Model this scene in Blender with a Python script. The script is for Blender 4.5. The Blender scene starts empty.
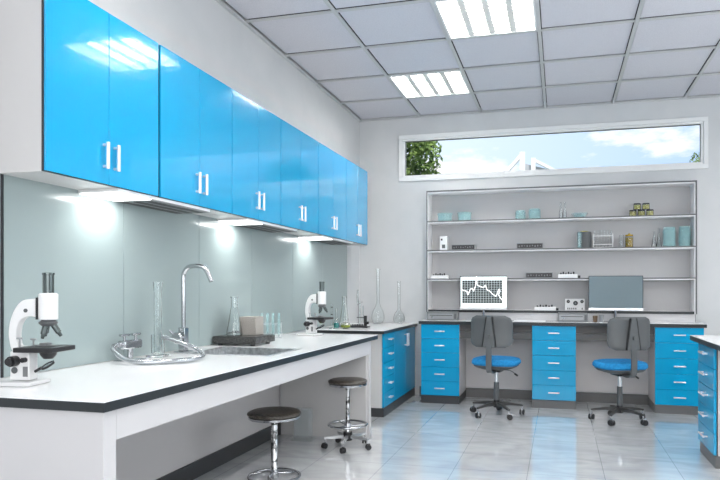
import bpy, bmesh, math, random
from math import pi, sin, cos, radians
from mathutils import Vector, Matrix
random.seed(7)
S = bpy.context.scene
COL = S.collection

# ------------------------------------------------------------------ camera
EYE = 1.1977
cam_d = bpy.data.cameras.new('camera')
cam = bpy.data.objects.new('camera', cam_d); COL.objects.link(cam)
cam.location = (0, 0, EYE)
cam.rotation_euler = (pi/2, 0, radians(14.4007))
cam_d.sensor_width = 36
cam_d.lens = 631.602/720*36
cam_d.shift_x = -37.53/720
cam_d.shift_y = 49.94/720
cam_d.clip_end = 300
S.camera = cam

# ------------------------------------------------------------------ exposure
S.view_settings.view_transform = 'Standard'
S.view_settings.look = 'None'
S.view_settings.gamma = 1
S.view_settings.exposure = 0.32
S.view_settings.use_curve_mapping = False

# ------------------------------------------------------------------ sky
W = bpy.data.worlds.new('sky'); S.world = W; W.use_nodes = True
n = W.node_tree; n.nodes.clear()
def wn(t, **k):
    x = n.nodes.new(t)
    for a, b in k.items(): setattr(x, a, b)
    return x
tc = wn('ShaderNodeTexCoord'); sep = wn('ShaderNodeSeparateXYZ')
n.links.new(tc.outputs['Generated'], sep.inputs[0])
grad = wn('ShaderNodeMapRange'); grad.inputs['From Min'].default_value = -.35; grad.inputs['From Max'].default_value = .3
n.links.new(sep.outputs['X'], grad.inputs['Value'])
blue = wn('ShaderNodeValToRGB')
blue.color_ramp.elements[0].color = (.78, .89, 1, 1); blue.color_ramp.elements[1].color = (.40, .59, .90, 1)
n.links.new(grad.outputs[0], blue.inputs[0])
mp = wn('ShaderNodeMapping'); mp.inputs['Scale'].default_value = (1, 1, 2.6); mp.inputs['Location'].default_value = (.37, 0, .355)
n.links.new(tc.outputs['Generated'], mp.inputs[0])
noi = wn('ShaderNodeTexNoise'); noi.inputs['Scale'].default_value = 7.5; noi.inputs['Detail'].default_value = 8; noi.inputs['Roughness'].default_value = .58
n.links.new(mp.outputs[0], noi.inputs[0])
cr = wn('ShaderNodeValToRGB'); cr.color_ramp.elements[0].position = .47; cr.color_ramp.elements[1].position = .60
n.links.new(noi.outputs['Fac'], cr.inputs[0])
mx = wn('ShaderNodeMixRGB'); mx.inputs[2].default_value = (.97, .97, 1, 1)
n.links.new(cr.outputs[0], mx.inputs[0]); n.links.new(blue.outputs[0], mx.inputs[1])
bg = wn('ShaderNodeBackground'); bg.inputs['Strength'].default_value = 1.0
n.links.new(mx.outputs[0], bg.inputs[0])
wo = wn('ShaderNodeOutputWorld'); n.links.new(bg.outputs[0], wo.inputs[0])

# ------------------------------------------------------------------ sun, added fill and lamp strength
PANEL_POWER = 22.0       # each ceiling light
RIGHT_FILL_POWER = 42.0      # soft fill lamp added at the unseen right wall
REAR_FILL_POWER = 80.0        # soft fill lamp added behind the camera
STRIP_POWER = 1.6        # each lamp under the wall cabinets
def area(name, loc, rot, sx, sy, power, color):
    l = bpy.data.lights.new(name, 'AREA'); l.shape = 'RECTANGLE'; l.size = sx; l.size_y = sy
    l.energy = power; l.color = color
    o = bpy.data.objects.new(name, l); COL.objects.link(o); o.location = loc; o.rotation_euler = rot
    return o
area('fill_right', (3.96, 3.3, 1.85), (0, radians(90), 0), 1.5, 4.6, RIGHT_FILL_POWER, (.95, 1, .97))  # added fill, slightly green, in place of daylight from an unseen side
area('fill_rear', (0.6, -1.46, 1.85), (radians(90), 0, 0), 4.2, 1.5, REAR_FILL_POWER, (1, .985, .96))  # added fill brightening the room from behind the camera
sun_d = bpy.data.lights.new('sun', 'SUN'); sun_d.energy = 2.6; sun_d.angle = .02; sun_d.color = (1, .96, .88)
sun = bpy.data.objects.new('sun', sun_d); COL.objects.link(sun)
sun.rotation_euler = (radians(48), 0, radians(20))   # from behind the building, onto the trees outside

# ------------------------------------------------------------------ materials
MATS = {}
def mat(name, color, rough=.5, metal=0, trans=0, ior=1.45, coat=0, emit=None, es=0, spec=None, alpha=1):
    m = bpy.data.materials.new(name); m.use_nodes = True
    p = m.node_tree.nodes['Principled BSDF']
    p.inputs['Base Color'].default_value = (*color, 1)
    p.inputs['Roughness'].default_value = rough
    p.inputs['Metallic'].default_value = metal
    p.inputs['Transmission Weight'].default_value = trans
    p.inputs['IOR'].default_value = ior
    p.inputs['Coat Weight'].default_value = coat
    p.inputs['Coat Roughness'].default_value = .04
    if spec is not None: p.inputs['Specular IOR Level'].default_value = spec
    if emit: p.inputs['Emission Color'].default_value = (*emit, 1); p.inputs['Emission Strength'].default_value = es
    p.inputs['Alpha'].default_value = alpha
    MATS[name] = m
    return m
def noise_color(m, c1, c2, scale=20, detail=4, lo=.4, hi=.6, bump=0, rough=None, vec='Object', stretch=None):
    t = m.node_tree; p = t.nodes['Principled BSDF']
    c = t.nodes.new('ShaderNodeTexCoord'); no = t.nodes.new('ShaderNodeTexNoise'); r = t.nodes.new('ShaderNodeValToRGB')
    no.inputs['Scale'].default_value = scale; no.inputs['Detail'].default_value = detail
    src = c.outputs[vec]
    if stretch:
        mm = t.nodes.new('ShaderNodeMapping'); mm.inputs['Scale'].default_value = stretch
        t.links.new(src, mm.inputs[0]); src = mm.outputs[0]
    t.links.new(src, no.inputs['Vector'])
    r.color_ramp.elements[0].position = lo; r.color_ramp.elements[1].position = hi
    r.color_ramp.elements[0].color = (*c1, 1); r.color_ramp.elements[1].color = (*c2, 1)
    t.links.new(no.outputs['Fac'], r.inputs[0]); t.links.new(r.outputs[0], p.inputs['Base Color'])
    if bump:
        b = t.nodes.new('ShaderNodeBump'); b.inputs['Strength'].default_value = bump; b.inputs['Distance'].default_value = .01
        t.links.new(no.outputs['Fac'], b.inputs['Height']); t.links.new(b.outputs[0], p.inputs['Normal'])
    if rough:
        q = t.nodes.new('ShaderNodeMapRange'); q.inputs['To Min'].default_value = rough[0]; q.inputs['To Max'].default_value = rough[1]
        t.links.new(no.outputs['Fac'], q.inputs['Value']); t.links.new(q.outputs[0], p.inputs['Roughness'])
    return m

M_wall = noise_color(mat('wall_paint', (.60, .62, .63), .6), (.60, .615, .625), (.63, .64, .65), 3, 3)
M_tile = noise_color(mat('ceiling_tile', (.6, .6, .64), .9), (.60, .60, .65), (.68, .68, .73), 160, 5, .35, .65)
M_tbar = mat('ceiling_grid_metal', (.52, .53, .54), .4)
M_gap = mat('ceiling_gap', (.02, .02, .02), .9)
M_white = mat('white_laminate', (.62, .61, .62), .28)
M_top = mat('white_worktop', (.94, .94, .945), .12)
M_black = mat('black_edge', (.025, .03, .033), .3)
M_beige = mat('greige_panel', (.58, .56, .56), .4)
M_plinth = mat('dark_plinth', (.045, .047, .05), .4)
M_base = mat('grey_baseboard', (.13, .13, .13), .4)
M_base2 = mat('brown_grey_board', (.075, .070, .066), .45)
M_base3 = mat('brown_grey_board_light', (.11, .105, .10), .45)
M_cast = mat('cast_metal', (.50, .51, .52), .38, .8)
M_blue = mat('blue_gloss', (.0, .355, .67), .14, coat=.8, spec=.5)
M_blue2 = mat('blue_drawer_front', (.0, .325, .59), .2)
M_carc = mat('cabinet_side', (.60, .59, .585), .35)
M_splash = mat('painted_glass', (.31, .375, .375), .17, coat=.3)
M_chrome = mat('chrome', (.52, .53, .55), .16, 1)
M_handle = mat('satin_handle', (.86, .88, .90), .25, .55)
M_steel = noise_color(mat('brushed_steel', (.45, .46, .47), .3, 1), (.48, .50, .51), (.74, .76, .77), 40, 5, .35, .65, rough=(.2, .45))
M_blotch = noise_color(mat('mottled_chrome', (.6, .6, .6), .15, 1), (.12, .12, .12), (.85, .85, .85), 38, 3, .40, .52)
M_leather = noise_color(mat('brown_leather', (.05, .04, .035), .32), (.050, .043, .038), (.125, .108, .09), 90, 3, bump=.3)
M_dark = mat('black_plastic', (.018, .018, .02), .35)
M_grey = mat('grey_plastic', (.105, .112, .116), .45)
M_midgrey = mat('mid_grey_metal', (.30, .31, .32), .35, .3)
M_fabric = noise_color(mat('blue_fabric', (.01, .2, .5), .85), (.008, .20, .48), (.015, .27, .58), 45, 4, bump=.12)
M_scope = mat('white_enamel', (.82, .82, .82), .25)
M_lens = mat('grey_lens_tube', (.10, .12, .12), .2, .7)
M_glass = mat('clear_glass', (.96, .98, .98), .02, trans=1, ior=1.46)
M_clear = mat('clear_acrylic', (.62, .68, .70), .06, alpha=.22)
M_teal = mat('teal_glass', (.42, .70, .72), .05, alpha=.33)
M_tealsolid = mat('teal_liquid', (.05, .55, .50), .1, trans=.4, ior=1.33)
M_yellow = noise_color(mat('yellow_contents', (.6, .55, .1), .3), (.42, .38, .05), (.70, .66, .25), 60, 3)
M_amber = mat('amber_contents', (.55, .36, .03), .2, trans=.2)
M_lime = mat('lime_liquid', (.45, .55, .02), .15, trans=.3, ior=1.33)
M_silver = mat('silver_case', (.20, .205, .21), .35)
M_devwhite = mat('white_device', (.80, .80, .80), .35)
M_screen_off = mat('screen_off', (.15, .205, .23), .38)
M_screen_on = mat('screen_lit', (.6, .7, .7), .3, emit=(.93, 1, 1), es=1.0)
M_screen_dark = mat('chart_background', (.04, .05, .05), .3)
M_line = mat('chart_line', (.9, .9, .9), .3, emit=(1, 1, 1), es=1.0)
M_tube = mat('lamp_tube', (1, 1, 1), .4, emit=(1, .99, .95), es=4.0)
M_louver = mat('lamp_louver', (.80, .80, .76), .5)
M_led = mat('lamp_lens', (1, 1, 1), .4, emit=(1, 1, 1), es=3.0)
M_slot = mat('dark_slot', (.05, .05, .05), .5)
M_frame = mat('window_frame_white', (.80, .81, .81), .3)
M_pane = mat('window_glass', (1, 1, 1), .0, trans=1, ior=1.01)
M_shelfback = mat('shelf_back', (.48, .475, .48), .5)
M_shelfwhite = mat('shelf_board', (.90, .89, .90), .35)
M_shelfedge = mat('shelf_edge', (.12, .125, .13), .35)
M_stone = noise_color(mat('speckled_block', (.3, .28, .25), .6), (.22, .20, .18), (.50, .47, .43), 200, 4, .40, .60)
M_slab = noise_color(mat('speckled_black', (.05, .05, .05), .25), (.022, .023, .023), (.10, .10, .098), 110, 5, .42, .66)
M_hose = mat('clear_hose', (.42, .44, .46), .16, .85)
M_leaf = noise_color(mat('leaves', (.08, .2, .03), .6), (.05, .10, .02), (.25, .36, .10), 3.5, 3)
M_bark = mat('bark', (.12, .08, .05), .9)
M_ground = noise_color(mat('outside_ground', (.2, .25, .12), .9), (.1, .16, .06), (.22, .26, .14), .8, 3)
M_concrete = mat('white_render', (.82, .83, .84), .7)
M_roofgrey = mat('grey_roof', (.45, .47, .5), .6)

# floor: glossy pale stone tiles
M_floor = mat('polished_floor', (.5, .52, .54), .12)
t = M_floor.node_tree; p = t.nodes['Principled BSDF']
c = t.nodes.new('ShaderNodeTexCoord')
ma = t.nodes.new('ShaderNodeMapping'); ma.inputs['Scale'].default_value = (1, 2.3, 1); t.links.new(c.outputs['Object'], ma.inputs[0])
no = t.nodes.new('ShaderNodeTexNoise'); no.inputs['Scale'].default_value = 2.4; no.inputs['Detail'].default_value = 7; no.inputs['Distortion'].default_value = 1.2
t.links.new(ma.outputs[0], no.inputs[0])
r = t.nodes.new('ShaderNodeValToRGB'); r.color_ramp.elements[0].position = .35; r.color_ramp.elements[1].position = .65
r.color_ramp.elements[0].color = (.60, .615, .63, 1); r.color_ramp.elements[1].color = (.73, .745, .76, 1)
t.links.new(no.outputs['Fac'], r.inputs[0])
br = t.nodes.new('ShaderNodeTexBrick'); br.offset = 0; br.squash = 1
mb = t.nodes.new('ShaderNodeMapping'); mb.inputs['Location'].default_value = (.203, -.36, 0); t.links.new(c.outputs['Object'], mb.inputs[0])
t.links.new(mb.outputs[0], br.inputs['Vector'])
br.inputs['Scale'].default_value = 1; br.inputs['Brick Width'].default_value = .4822; br.inputs['Row Height'].default_value = .96
br.inputs['Mortar Size'].default_value = .0025; br.inputs['Mortar Smooth'].default_value = .2; br.inputs['Bias'].default_value = 0
br.inputs['Color1'].default_value = (1, 1, 1, 1); br.inputs['Color2'].default_value = (.97, .97, .97, 1); br.inputs['Mortar'].default_value = (.6, .62, .64, 1)
mu = t.nodes.new('ShaderNodeMixRGB'); mu.blend_type = 'MULTIPLY'; mu.inputs[0].default_value = 1
t.links.new(r.outputs[0], mu.inputs[1]); t.links.new(br.outputs[0], mu.inputs[2]); t.links.new(mu.outputs[0], p.inputs['Base Color'])
rr = t.nodes.new('ShaderNodeMapRange'); rr.inputs['To Min'].default_value = .08; rr.inputs['To Max'].default_value = .24
t.links.new(no.outputs['Fac'], rr.inputs['Value']); t.links.new(rr.outputs[0], p.inputs['Roughness'])
p.inputs['Specular IOR Level'].default_value = .9; p.inputs['Coat Weight'].default_value = 1.0; p.inputs['Coat Roughness'].default_value = .05; p.inputs['Coat IOR'].default_value = 1.7

# blue gloss: a faint orange-peel in the lacquer
t = M_blue.node_tree; p = t.nodes['Principled BSDF']
no = t.nodes.new('ShaderNodeTexNoise'); no.inputs['Scale'].default_value = 26; no.inputs['Detail'].default_value = 5
c = t.nodes.new('ShaderNodeTexCoord'); t.links.new(c.outputs['Object'], no.inputs[0])
b = t.nodes.new('ShaderNodeBump'); b.inputs['Strength'].default_value = .05; b.inputs['Distance'].default_value = .01
t.links.new(no.outputs['Fac'], b.inputs['Height']); t.links.new(b.outputs[0], p.inputs['Normal'])

# ------------------------------------------------------------------ mesh helpers
class MB:
    """collects shapes and links them as one mesh object"""
    def __init__(s): s.bm = bmesh.new(); s.mats = []
    def mi(s, m):
        if m not in s.mats: s.mats.append(m)
        return s.mats.index(m)
    def _add(s, tmp, m, smooth):
        i = s.mi(m)
        for f in tmp.faces:
            f.material_index = i
            if smooth is not None: f.smooth = smooth
        me = bpy.data.meshes.new('t'); tmp.to_mesh(me); tmp.free(); s.bm.from_mesh(me); bpy.data.meshes.remove(me)
    def box(s, x0, x1, y0, y1, z0, z1, m, bev=0, mtx=None, seg=2):
        t = bmesh.new(); bmesh.ops.create_cube(t, size=1)
        for v in t.verts: v.co = Vector(((x0+x1)/2+v.co.x*(x1-x0), (y0+y1)/2+v.co.y*(y1-y0), (z0+z1)/2+v.co.z*(z1-z0)))
        if bev: bmesh.ops.bevel(t, geom=t.edges[:], offset=bev, segments=seg, affect='EDGES', profile=.5)
        t.normal_update()
        i = s.mi(m)
        for f in t.faces:
            f.material_index = i; f.smooth = bool(bev) and max(abs(c_) for c_ in f.normal) < .999
        if mtx: t.transform(mtx)
        s._add(t, m, None); return s
    def lathe(s, prof, m, at=(0, 0, 0), seg=28, mtx=None, smooth=True):
        """prof: (radius, z) pairs; radius 0 closes"""
        t = bmesh.new(); rings = []
        for r, z in prof:
            if r <= 1e-6: rings.append([t.verts.new((0, 0, z))])
            else: rings.append([t.verts.new((r*cos(2*pi*k/seg), r*sin(2*pi*k/seg), z)) for k in range(seg)])
        for a, b in zip(rings, rings[1:]):
            for k in range(seg):
                k2 = (k+1) % seg
                if len(a) == 1 and len(b) == 1: continue
                if len(a) == 1: t.faces.new((a[0], b[k2], b[k])) if 0 else t.faces.new((a[0], b[k], b[k2]))
                elif len(b) == 1: t.faces.new((a[k], a[k2], b[0]))
                else: t.faces.new((a[k], a[k2], b[k2], b[k]))
        bmesh.ops.recalc_face_normals(t, faces=t.faces[:])
        if mtx: t.transform(mtx)
        t.transform(Matrix.Translation(at))
        s._add(t, m, smooth); return s
    def cyl(s, p0, p1, r, m, seg=20, r2=None, smooth=True):
        p0 = Vector(p0); p1 = Vector(p1); d = p1-p0; L = d.length
        q = Vector((0, 0, 1)).rotation_difference(d.normalized()).to_matrix().to_4x4()
        r2 = r if r2 is None else r2
        e = min(r, r2, L)*.08
        return s.lathe([(0, 0), (r-e, 0), (r, e), (r2, L-e), (r2-e, L), (0, L)], m, at=p0, seg=seg, mtx=q, smooth=smooth)
    def tube(s, pts, r, m, seg=12, closed=False, res=6):
        P = smooth_path([Vector(q) for q in pts], closed, res)
        t = bmesh.new(); rings = []; N = len(P); up = None
        for i, q in enumerate(P):
            a = P[(i-1) % N] if (closed or i > 0) else P[i]; b = P[(i+1) % N] if (closed or i < N-1) else P[i]
            d = (b-a).normalized()
            if up is None: up = d.orthogonal().normalized()
            up = (up-d*up.dot(d)).normalized(); w = d.cross(up)
            rings.append([t.verts.new(q+(up*cos(2*pi*k/seg)+w*sin(2*pi*k/seg))*r) for k in range(seg)])
        rng = range(N) if closed else range(N-1)
        for i in rng:
            a = rings[i]; b = rings[(i+1) % N]
            off = 0
            if closed and i == N-1:
                off = min(range(seg), key=lambda o: (a[0].co-b[o].co).length)
            for k in range(seg): t.faces.new((a[k], a[(k+1) % seg], b[(k+1+off) % seg], b[(k+off) % seg]))
        if not closed: t.faces.new(rings[0][::-1]); t.faces.new(rings[-1])
        bmesh.ops.recalc_face_normals(t, faces=t.faces[:])
        s._add(t, m, True); return s
    def prism(s, pts, h0, h1, m, axis='z', bev=0, smooth=False, mtx=None):
        """closed outline extruded along an axis (outline coordinates are the other two axes in order)"""
        t = bmesh.new()
        def co(a, b, h): return {'z': (a, b, h), 'y': (a, h, b), 'x': (h, a, b)}[axis]
        lo = [t.verts.new(co(a, b, h0)) for a, b in pts]; hi = [t.verts.new(co(a, b, h1)) for a, b in pts]
        f0 = t.faces.new(lo); f1 = t.faces.new(hi)
        k = len(pts)
        for i in range(k): t.faces.new((lo[i], lo[(i+1) % k], hi[(i+1) % k], hi[i]))
        bmesh.ops.recalc_face_normals(t, faces=t.faces[:])
        if bev:
            ed = [e for e in t.edges if (e.verts[0] in lo) == (e.verts[1] in lo)]
            bmesh.ops.bevel(t, geom=ed, offset=bev, segments=3, affect='EDGES', profile=.5)
        if mtx: t.transform(mtx)
        s._add(t, m, smooth); return s
    def quad(s, a, b, c, d, m):
        t = bmesh.new(); t.faces.new([t.verts.new(q) for q in (a, b, c, d)]); s._add(t, m, False); return s
    def build(s, name, parent=None):
        me = bpy.data.meshes.new(name); s.bm.to_mesh(me); s.bm.free()
        for m in s.mats: me.materials.append(m)
        o = bpy.data.objects.new(name, me); COL.objects.link(o); o.parent = parent
        if any(q.use_smooth for q in me.polygons):
            flags = [q.use_smooth for q in me.polygons]
            me.set_sharp_from_angle(angle=radians(38))
            me.polygons.foreach_set('use_smooth', flags)
        return o
def smooth_path(P, closed=False, res=6):
    N = len(P); out = []
    rng = range(N) if closed else range(N-1)
    for i in rng:
        p0 = P[(i-1) % N] if (closed or i > 0) else P[i]; p1 = P[i]; p2 = P[(i+1) % N]
        p3 = P[(i+2) % N] if (closed or i+2 < N) else P[(i+1) % N]
        for k in range(res):
            u = k/res
            out.append(.5*((2*p1)+(-p0+p2)*u+(2*p0-5*p1+4*p2-p3)*u*u+(-p0+3*p1-3*p2+p3)*u**3))
    if not closed: out.append(P[-1].copy())
    return out
def thing(name, label, cat, loc=(0, 0, 0), rz=0, group=None):
    o = bpy.data.objects.new(name, None); COL.objects.link(o); o.location = loc; o.rotation_euler = (0, 0, rz)
    o.empty_display_size = .1
    return tag(o, label, cat, group)
def tag(o, label, cat, group=None):
    o['label'] = label; o['category'] = cat
    if group: o['group'] = group
    elif 'group' in o: del o['group']
    return o
def struct(o): o['kind'] = 'structure'; return o
def dup(root, loc, rz, label, group=None):
    def cp(o, par):
        c = o.copy(); COL.objects.link(c); c.parent = par
        for ch in list(o.children): cp(ch, c)
        return c
    r = cp(root, None); r.location = loc; r.rotation_euler = (0, 0, rz); r['label'] = label
    if group: r['group'] = group
    return r

# ------------------------------------------------------------------ room
LX, RX, BY, FY, CZ = -2.2715, 4.0, 7.055, -1.5, 3.177
MB().box(LX-.12, RX+.12, FY-.12, BY+.12, -.1, 0, M_floor).build('floor')['kind'] = 'structure'
struct(MB().box(LX-.12, LX, FY-.12, BY+.12, 0, 3.4, M_wall).build('wall_left'))
# back wall with the long window opening
wx0, wx1, wz0, wz1 = -1.745, 1.425, 2.487, 2.925
w = MB()
w.box(LX, RX, BY, BY+.12, 0, wz0, M_wall); w.box(LX, RX, BY, BY+.12, wz1, 3.4, M_wall)
w.box(LX, wx0, BY, BY+.12, wz0, wz1, M_wall); w.box(wx1, RX, BY, BY+.12, wz0, wz1, M_wall)
struct(w.build('wall_back'))
w = MB()   # right wall, out of view, window band added to go with the fill lamp
w.box(RX, RX+.12, FY, BY, 0, 1.1, M_wall); w.box(RX, RX+.12, FY, BY, 2.6, 3.4, M_wall)
w.box(RX, RX+.12, FY, 1.0, 1.1, 2.6, M_wall); w.box(RX, RX+.12, 5.6, BY, 1.1, 2.6, M_wall)
struct(w.build('wall_right'))
w = MB()  # wall behind the camera, its window openings added for the rear fill
w.box(LX, RX, FY-.12, FY, 0, 1.1, M_wall); w.box(LX, RX, FY-.12, FY, 2.6, 3.4, M_wall)
w.box(LX, -1.5, FY-.12, FY, 1.1, 2.6, M_wall); w.box(2.7, RX, FY-.12, FY, 1.1, 2.6, M_wall)
struct(w.build('wall_front'))
def window(name, axis, c, a0, a1, z0, z1, d0, d1, outer=.045, lip=True):
    """frame ring + pane; axis = direction the window looks along"""
    m = MB()
    def bx(a_, b_, c_, d_, e0, e1, bev=.003):
        if axis == 'y': m.box(a_, b_, e0, e1, c_, d_, M_frame, bev)
        else: m.box(e0, e1, a_, b_, c_, d_, M_frame, bev)
    o = outer
    for (f, e0, e1) in ((o, d0, d0+.03), (-.022, d0+.012, d1)):
        if f > 0:
            bx(a0-f, a1+f, z1, z1+f, e0, e1); bx(a0-f, a1+f, z0-f, z0, e0, e1)
            bx(a0-f, a0, z0, z1, e0, e1); bx(a1, a1+f, z0, z1, e0, e1)
        else:
            f = -f
            bx(a0, a1, z1-f, z1, e0, e1); bx(a0, a1, z0, z0+f, e0, e1)
            bx(a0, a0+f, z0+f, z1-f, e0, e1); bx(a1-f, a1, z0+f, z1-f, e0, e1)
    fr = struct(m.build(name))
    g = MB(); mid = (d0+d1)/2+.01
    if axis == 'y': g.box(a0+.02, a1-.02, mid, mid+.006, z0+.02, z1-.02, M_pane)
    else: g.box(mid, mid+.006, a0+.02, a1-.02, z0+.02, z1-.02, M_pane)
    g.build('window_pane', fr)
    # thin dark gasket around the pane
    q = MB(); k = .022
    def gb(a_, b_, c_, d_): q.box(a_, b_, mid-.012, mid-.004, c_, d_, M_slot) if axis == 'y' else q.box(mid-.012, mid-.004, a_, b_, c_, d_, M_slot)
    gb(a0+k, a1-k, z1-k-.007, z1-k); gb(a0+k, a1-k, z0+k, z0+k+.004); gb(a0+k, a0+k+.004, z0+k, z1-k); gb(a1-k-.004, a1-k, z0+k, z1-k)
    q.build('gasket', fr)
window('window_1', 'y', BY, wx0, wx1, wz0, wz1, BY-.025, BY+.06)
for i, (a, b) in enumerate(((1.0, 3.3), (3.3, 5.6))):  # unseen windows added next to the right fill lamp
    window('window_%d' % (i+2), 'x', RX, a, b, 1.1, 2.6, RX+.01, RX+.10, outer=.001)
for i, (a, b) in enumerate(((-1.5, .6), (.6, 2.7))):  # unseen windows added next to the rear fill lamp
    window('window_%d' % (i+4), 'y', FY, a, b, 1.1, 2.6, FY-.11, FY-.03, outer=.001)
# baseboards
struct(MB().box(-1.55, RX, BY-.018, BY-.001, 0, .10, M_base, .003).build('baseboard_back'))
struct(MB().box(LX+.001, LX+.018, FY, 1.75, 0, .10, M_base, .003).build('baseboard_left'))

# suspended ceiling
GX0, GY0, G = -1.551-.7, 4.237-7*.7, .7
LIGHT_CELLS = {(2, 7): 1, (1, 9): 1, (3, 5): 1, (1, 4): 1, (6, 5): 1, (7, 8): 1, (4, 2): 1, (7, 3): 1}
cl = MB()
cl.box(LX, RX, FY, BY, 3.235, 3.30, M_gap)
xs = [GX0+G*i for i in range(0, 10)]
ys = [GY0+G*j for j in range(-2, 12)]
for i in range(-1, 10):
    for j in range(-2, 12):
        if (i, j) in LIGHT_CELLS: continue
        x0 = max(GX0+G*i+.019, LX+.012); x1 = min(GX0+G*(i+1)-.019, RX-.01); y0 = max(GY0+G*j+.019, FY+.01); y1 = min(GY0+G*(j+1)-.019, BY-.012)
        if x1-x0 < .06 or y1-y0 < .06: continue
        cl.box(x0, x1, y0, y1, 3.186, 3.20, M_tile, .003, seg=1)
for x in xs:
    if LX+.03 < x < RX: cl.box(x-.014, x+.014, FY, BY, 3.172, 3.182, M_tbar)
for y in ys:
    if FY < y < BY: cl.box(LX, RX, y-.014, y+.014, 3.1725, 3.1825, M_tbar)
cl.box(LX, LX+.03, FY, BY, 3.168, 3.183, M_tbar); cl.box(LX, RX, BY-.025, BY, 3.168, 3.183, M_tbar)
struct(cl.build('ceiling'))

def ceiling_light():
    r = thing('ceiling_light', 'square recessed ceiling light', 'ceiling light', (0, 0, 3.172))
    f = MB(); a = .336
    for x0, x1, y0, y1 in ((-a, a, -a, -a+.016), (-a, a, a-.016, a), (-a, -a+.016, -a+.016, a-.016), (a-.016, a, -a+.016, a-.016)):
        f.box(x0, x1, y0, y1, 0, .012, M_frame, .002)
    for x0, x1, y0, y1 in ((-a, a, -a, -a+.004), (-a, a, a-.004, a), (-a, -a+.004, -a, a), (a-.004, a, -a, a)):
        f.box(x0, x1, y0, y1, .01, .058, M_frame)
    f.box(-a, a, -a, a, .058, .062, M_frame)
    f.build('housing', r)
    for k in range(4):
        MB().cyl((-.24+.16*k, -.31, .040), (-.24+.16*k, .31, .040), .013, M_tube, 12).build('lamp_tube', r)
    l = MB()
    for k in range(3):    # scalloped dividers between the tubes
        x = -.16+.16*k; ys_ = [-.318+.0265*q for q in range(25)]
        L_ = [(x-.018-.014*(q % 2), y) for q, y in enumerate(ys_)]; R_ = [(x+.018+.014*((q+1) % 2), y) for q, y in enumerate(ys_)]
        l.prism(L_+R_[::-1], .004, .010, M_louver)
    for k in range(11):
        y = -.29+.058*k
        l.box(-.315, .315, y-.003, y+.003, .005, .009, M_louver)
    l.build('louvre', r)
    return r
def lamp_in(cell):
    x, y = GX0+G*(cell[0]+.5), GY0+G*(cell[1]+.5)
    area('ceiling_lamp', (x, y, 3.172+.054), (0, 0, 0), .62, .62, PANEL_POWER, (1, .985, .96)).data.spread = radians(155)
    return (x, y, 3.172)
proto = None
LBL = {(2, 7): 'larger-looking square ceiling light with bright louvres at the top edge of the view',
       (1, 9): 'square louvred ceiling light nearer the back wall, above the window corner'}
for cell in LIGHT_CELLS:
    loc = lamp_in(cell)
    lab = LBL.get(cell, 'square louvred ceiling light out of view toward the camera side of the room')
    if proto is None: proto = ceiling_light(); proto.location = loc; proto['label'] = lab; proto['group'] = 'recessed ceiling lights'
    else: dup(proto, loc, 0, lab)

# ------------------------------------------------------------------ outside
struct(MB().box(-40, 40, BY+.2, 70, -.3, -.15, M_ground).build('ground'))
def tree(loc, h, r, seed, label, nl=2600):
    rnd = random.Random(seed)
    root = thing('tree', label, 'tree', loc)
    tr = MB()
    tr.cyl((0, 0, 0), (0, 0, h*.62), .13, M_bark, 10, .07)
    for k in range(7):
        a = k*.9; tr.cyl((0, 0, h*.42+.05*k), (cos(a)*r*.6, sin(a)*r*.6, h-.3*r+.2*rnd.random()), .05, M_bark, 8, .015)
    tr.build('trunk', root)
    f = bmesh.new()
    lumps = []
    while len(lumps) < 46:
        v = Vector((rnd.uniform(-1, 1), rnd.uniform(-1, 1), rnd.uniform(-1, 1)))
        if v.length < 1: lumps.append((Vector((0, 0, h))+v*r*.8, r*rnd.uniform(.16, .30)))
    for k in range(nl):
        c, lr = rnd.choice(lumps)
        d = Vector((rnd.gauss(0, 1), rnd.gauss(0, 1), rnd.gauss(0, 1))).normalized()*lr*rnd.random()**.4
        q = c+d
        u = Vector((rnd.gauss(0, 1), rnd.gauss(0, 1), rnd.gauss(0, 1))).normalized(); v = u.orthogonal().normalized()
        s = rnd.uniform(.04, .08)
        f.faces.new([f.verts.new(q-u*s), f.verts.new(q+v*s*.5), f.verts.new(q+u*s), f.verts.new(q-v*s*.5)])
    me = bpy.data.meshes.new('foliage'); f.to_mesh(me); f.free(); me.materials.append(M_leaf)
    o = bpy.data.objects.new('foliage', me); COL.objects.link(o); o.parent = root
tree((-3.95, 14, -.15), 4.25, 1.38, 11, 'leafy green tree outside the left end of the long window', 11000)
tree((4.72, 20, -.15), 4.95, 1.2, 5, 'dark green tree outside the right end of the long window', 6000)
bd = thing('building', 'distant white building with a pointed gable seen low in the middle of the window', 'building', (-1.7, 30, -.15))
MB().box(-6, 6, 0, 5, 0, 6.1, M_concrete).build('wall', bd)
g = MB()
g.box(-.10, .14, -.2, .05, 6.1, 7.75, M_concrete); g.box(.42, .62, -.2, .05, 6.1, 7.45, M_concrete)
g.build('pillar', bd)
g = MB()
g.prism([(-1.15, 6.5), (-.98, 6.5), (0, 7.55), (0, 7.8)], -.15, .1, M_concrete, axis='y')
g.prism([(.14, 7.25), (.14, 6.4), (1.5, 6.4), (1.5, 6.85)], .1, 2, M_roofgrey, axis='y')
g.prism([(.62, 7.4), (.62, 7.25), (1.35, 6.85), (1.5, 6.9)], -.15, .1, M_concrete, axis='y')
g.build('gable', bd)

# ------------------------------------------------------------------ handles
def pull(m, p0, p1, out, r=.006, mtl=None, stand=.028):
    """bar handle from p0 to p1 standing off along out"""
    mtl = mtl or M_handle
    p0 = Vector(p0); p1 = Vector(p1); o = Vector(out); d = (p1-p0).normalized()
    m.cyl(p0+o*stand, p1+o*stand, r, mtl, 12)
    m.cyl(p0+d*.012, p0+d*.012+o*stand, r*.8, mtl, 10); m.cyl(p1-d*.012, p1-d*.012+o*stand, r*.8, mtl, 10)
    return m

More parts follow.
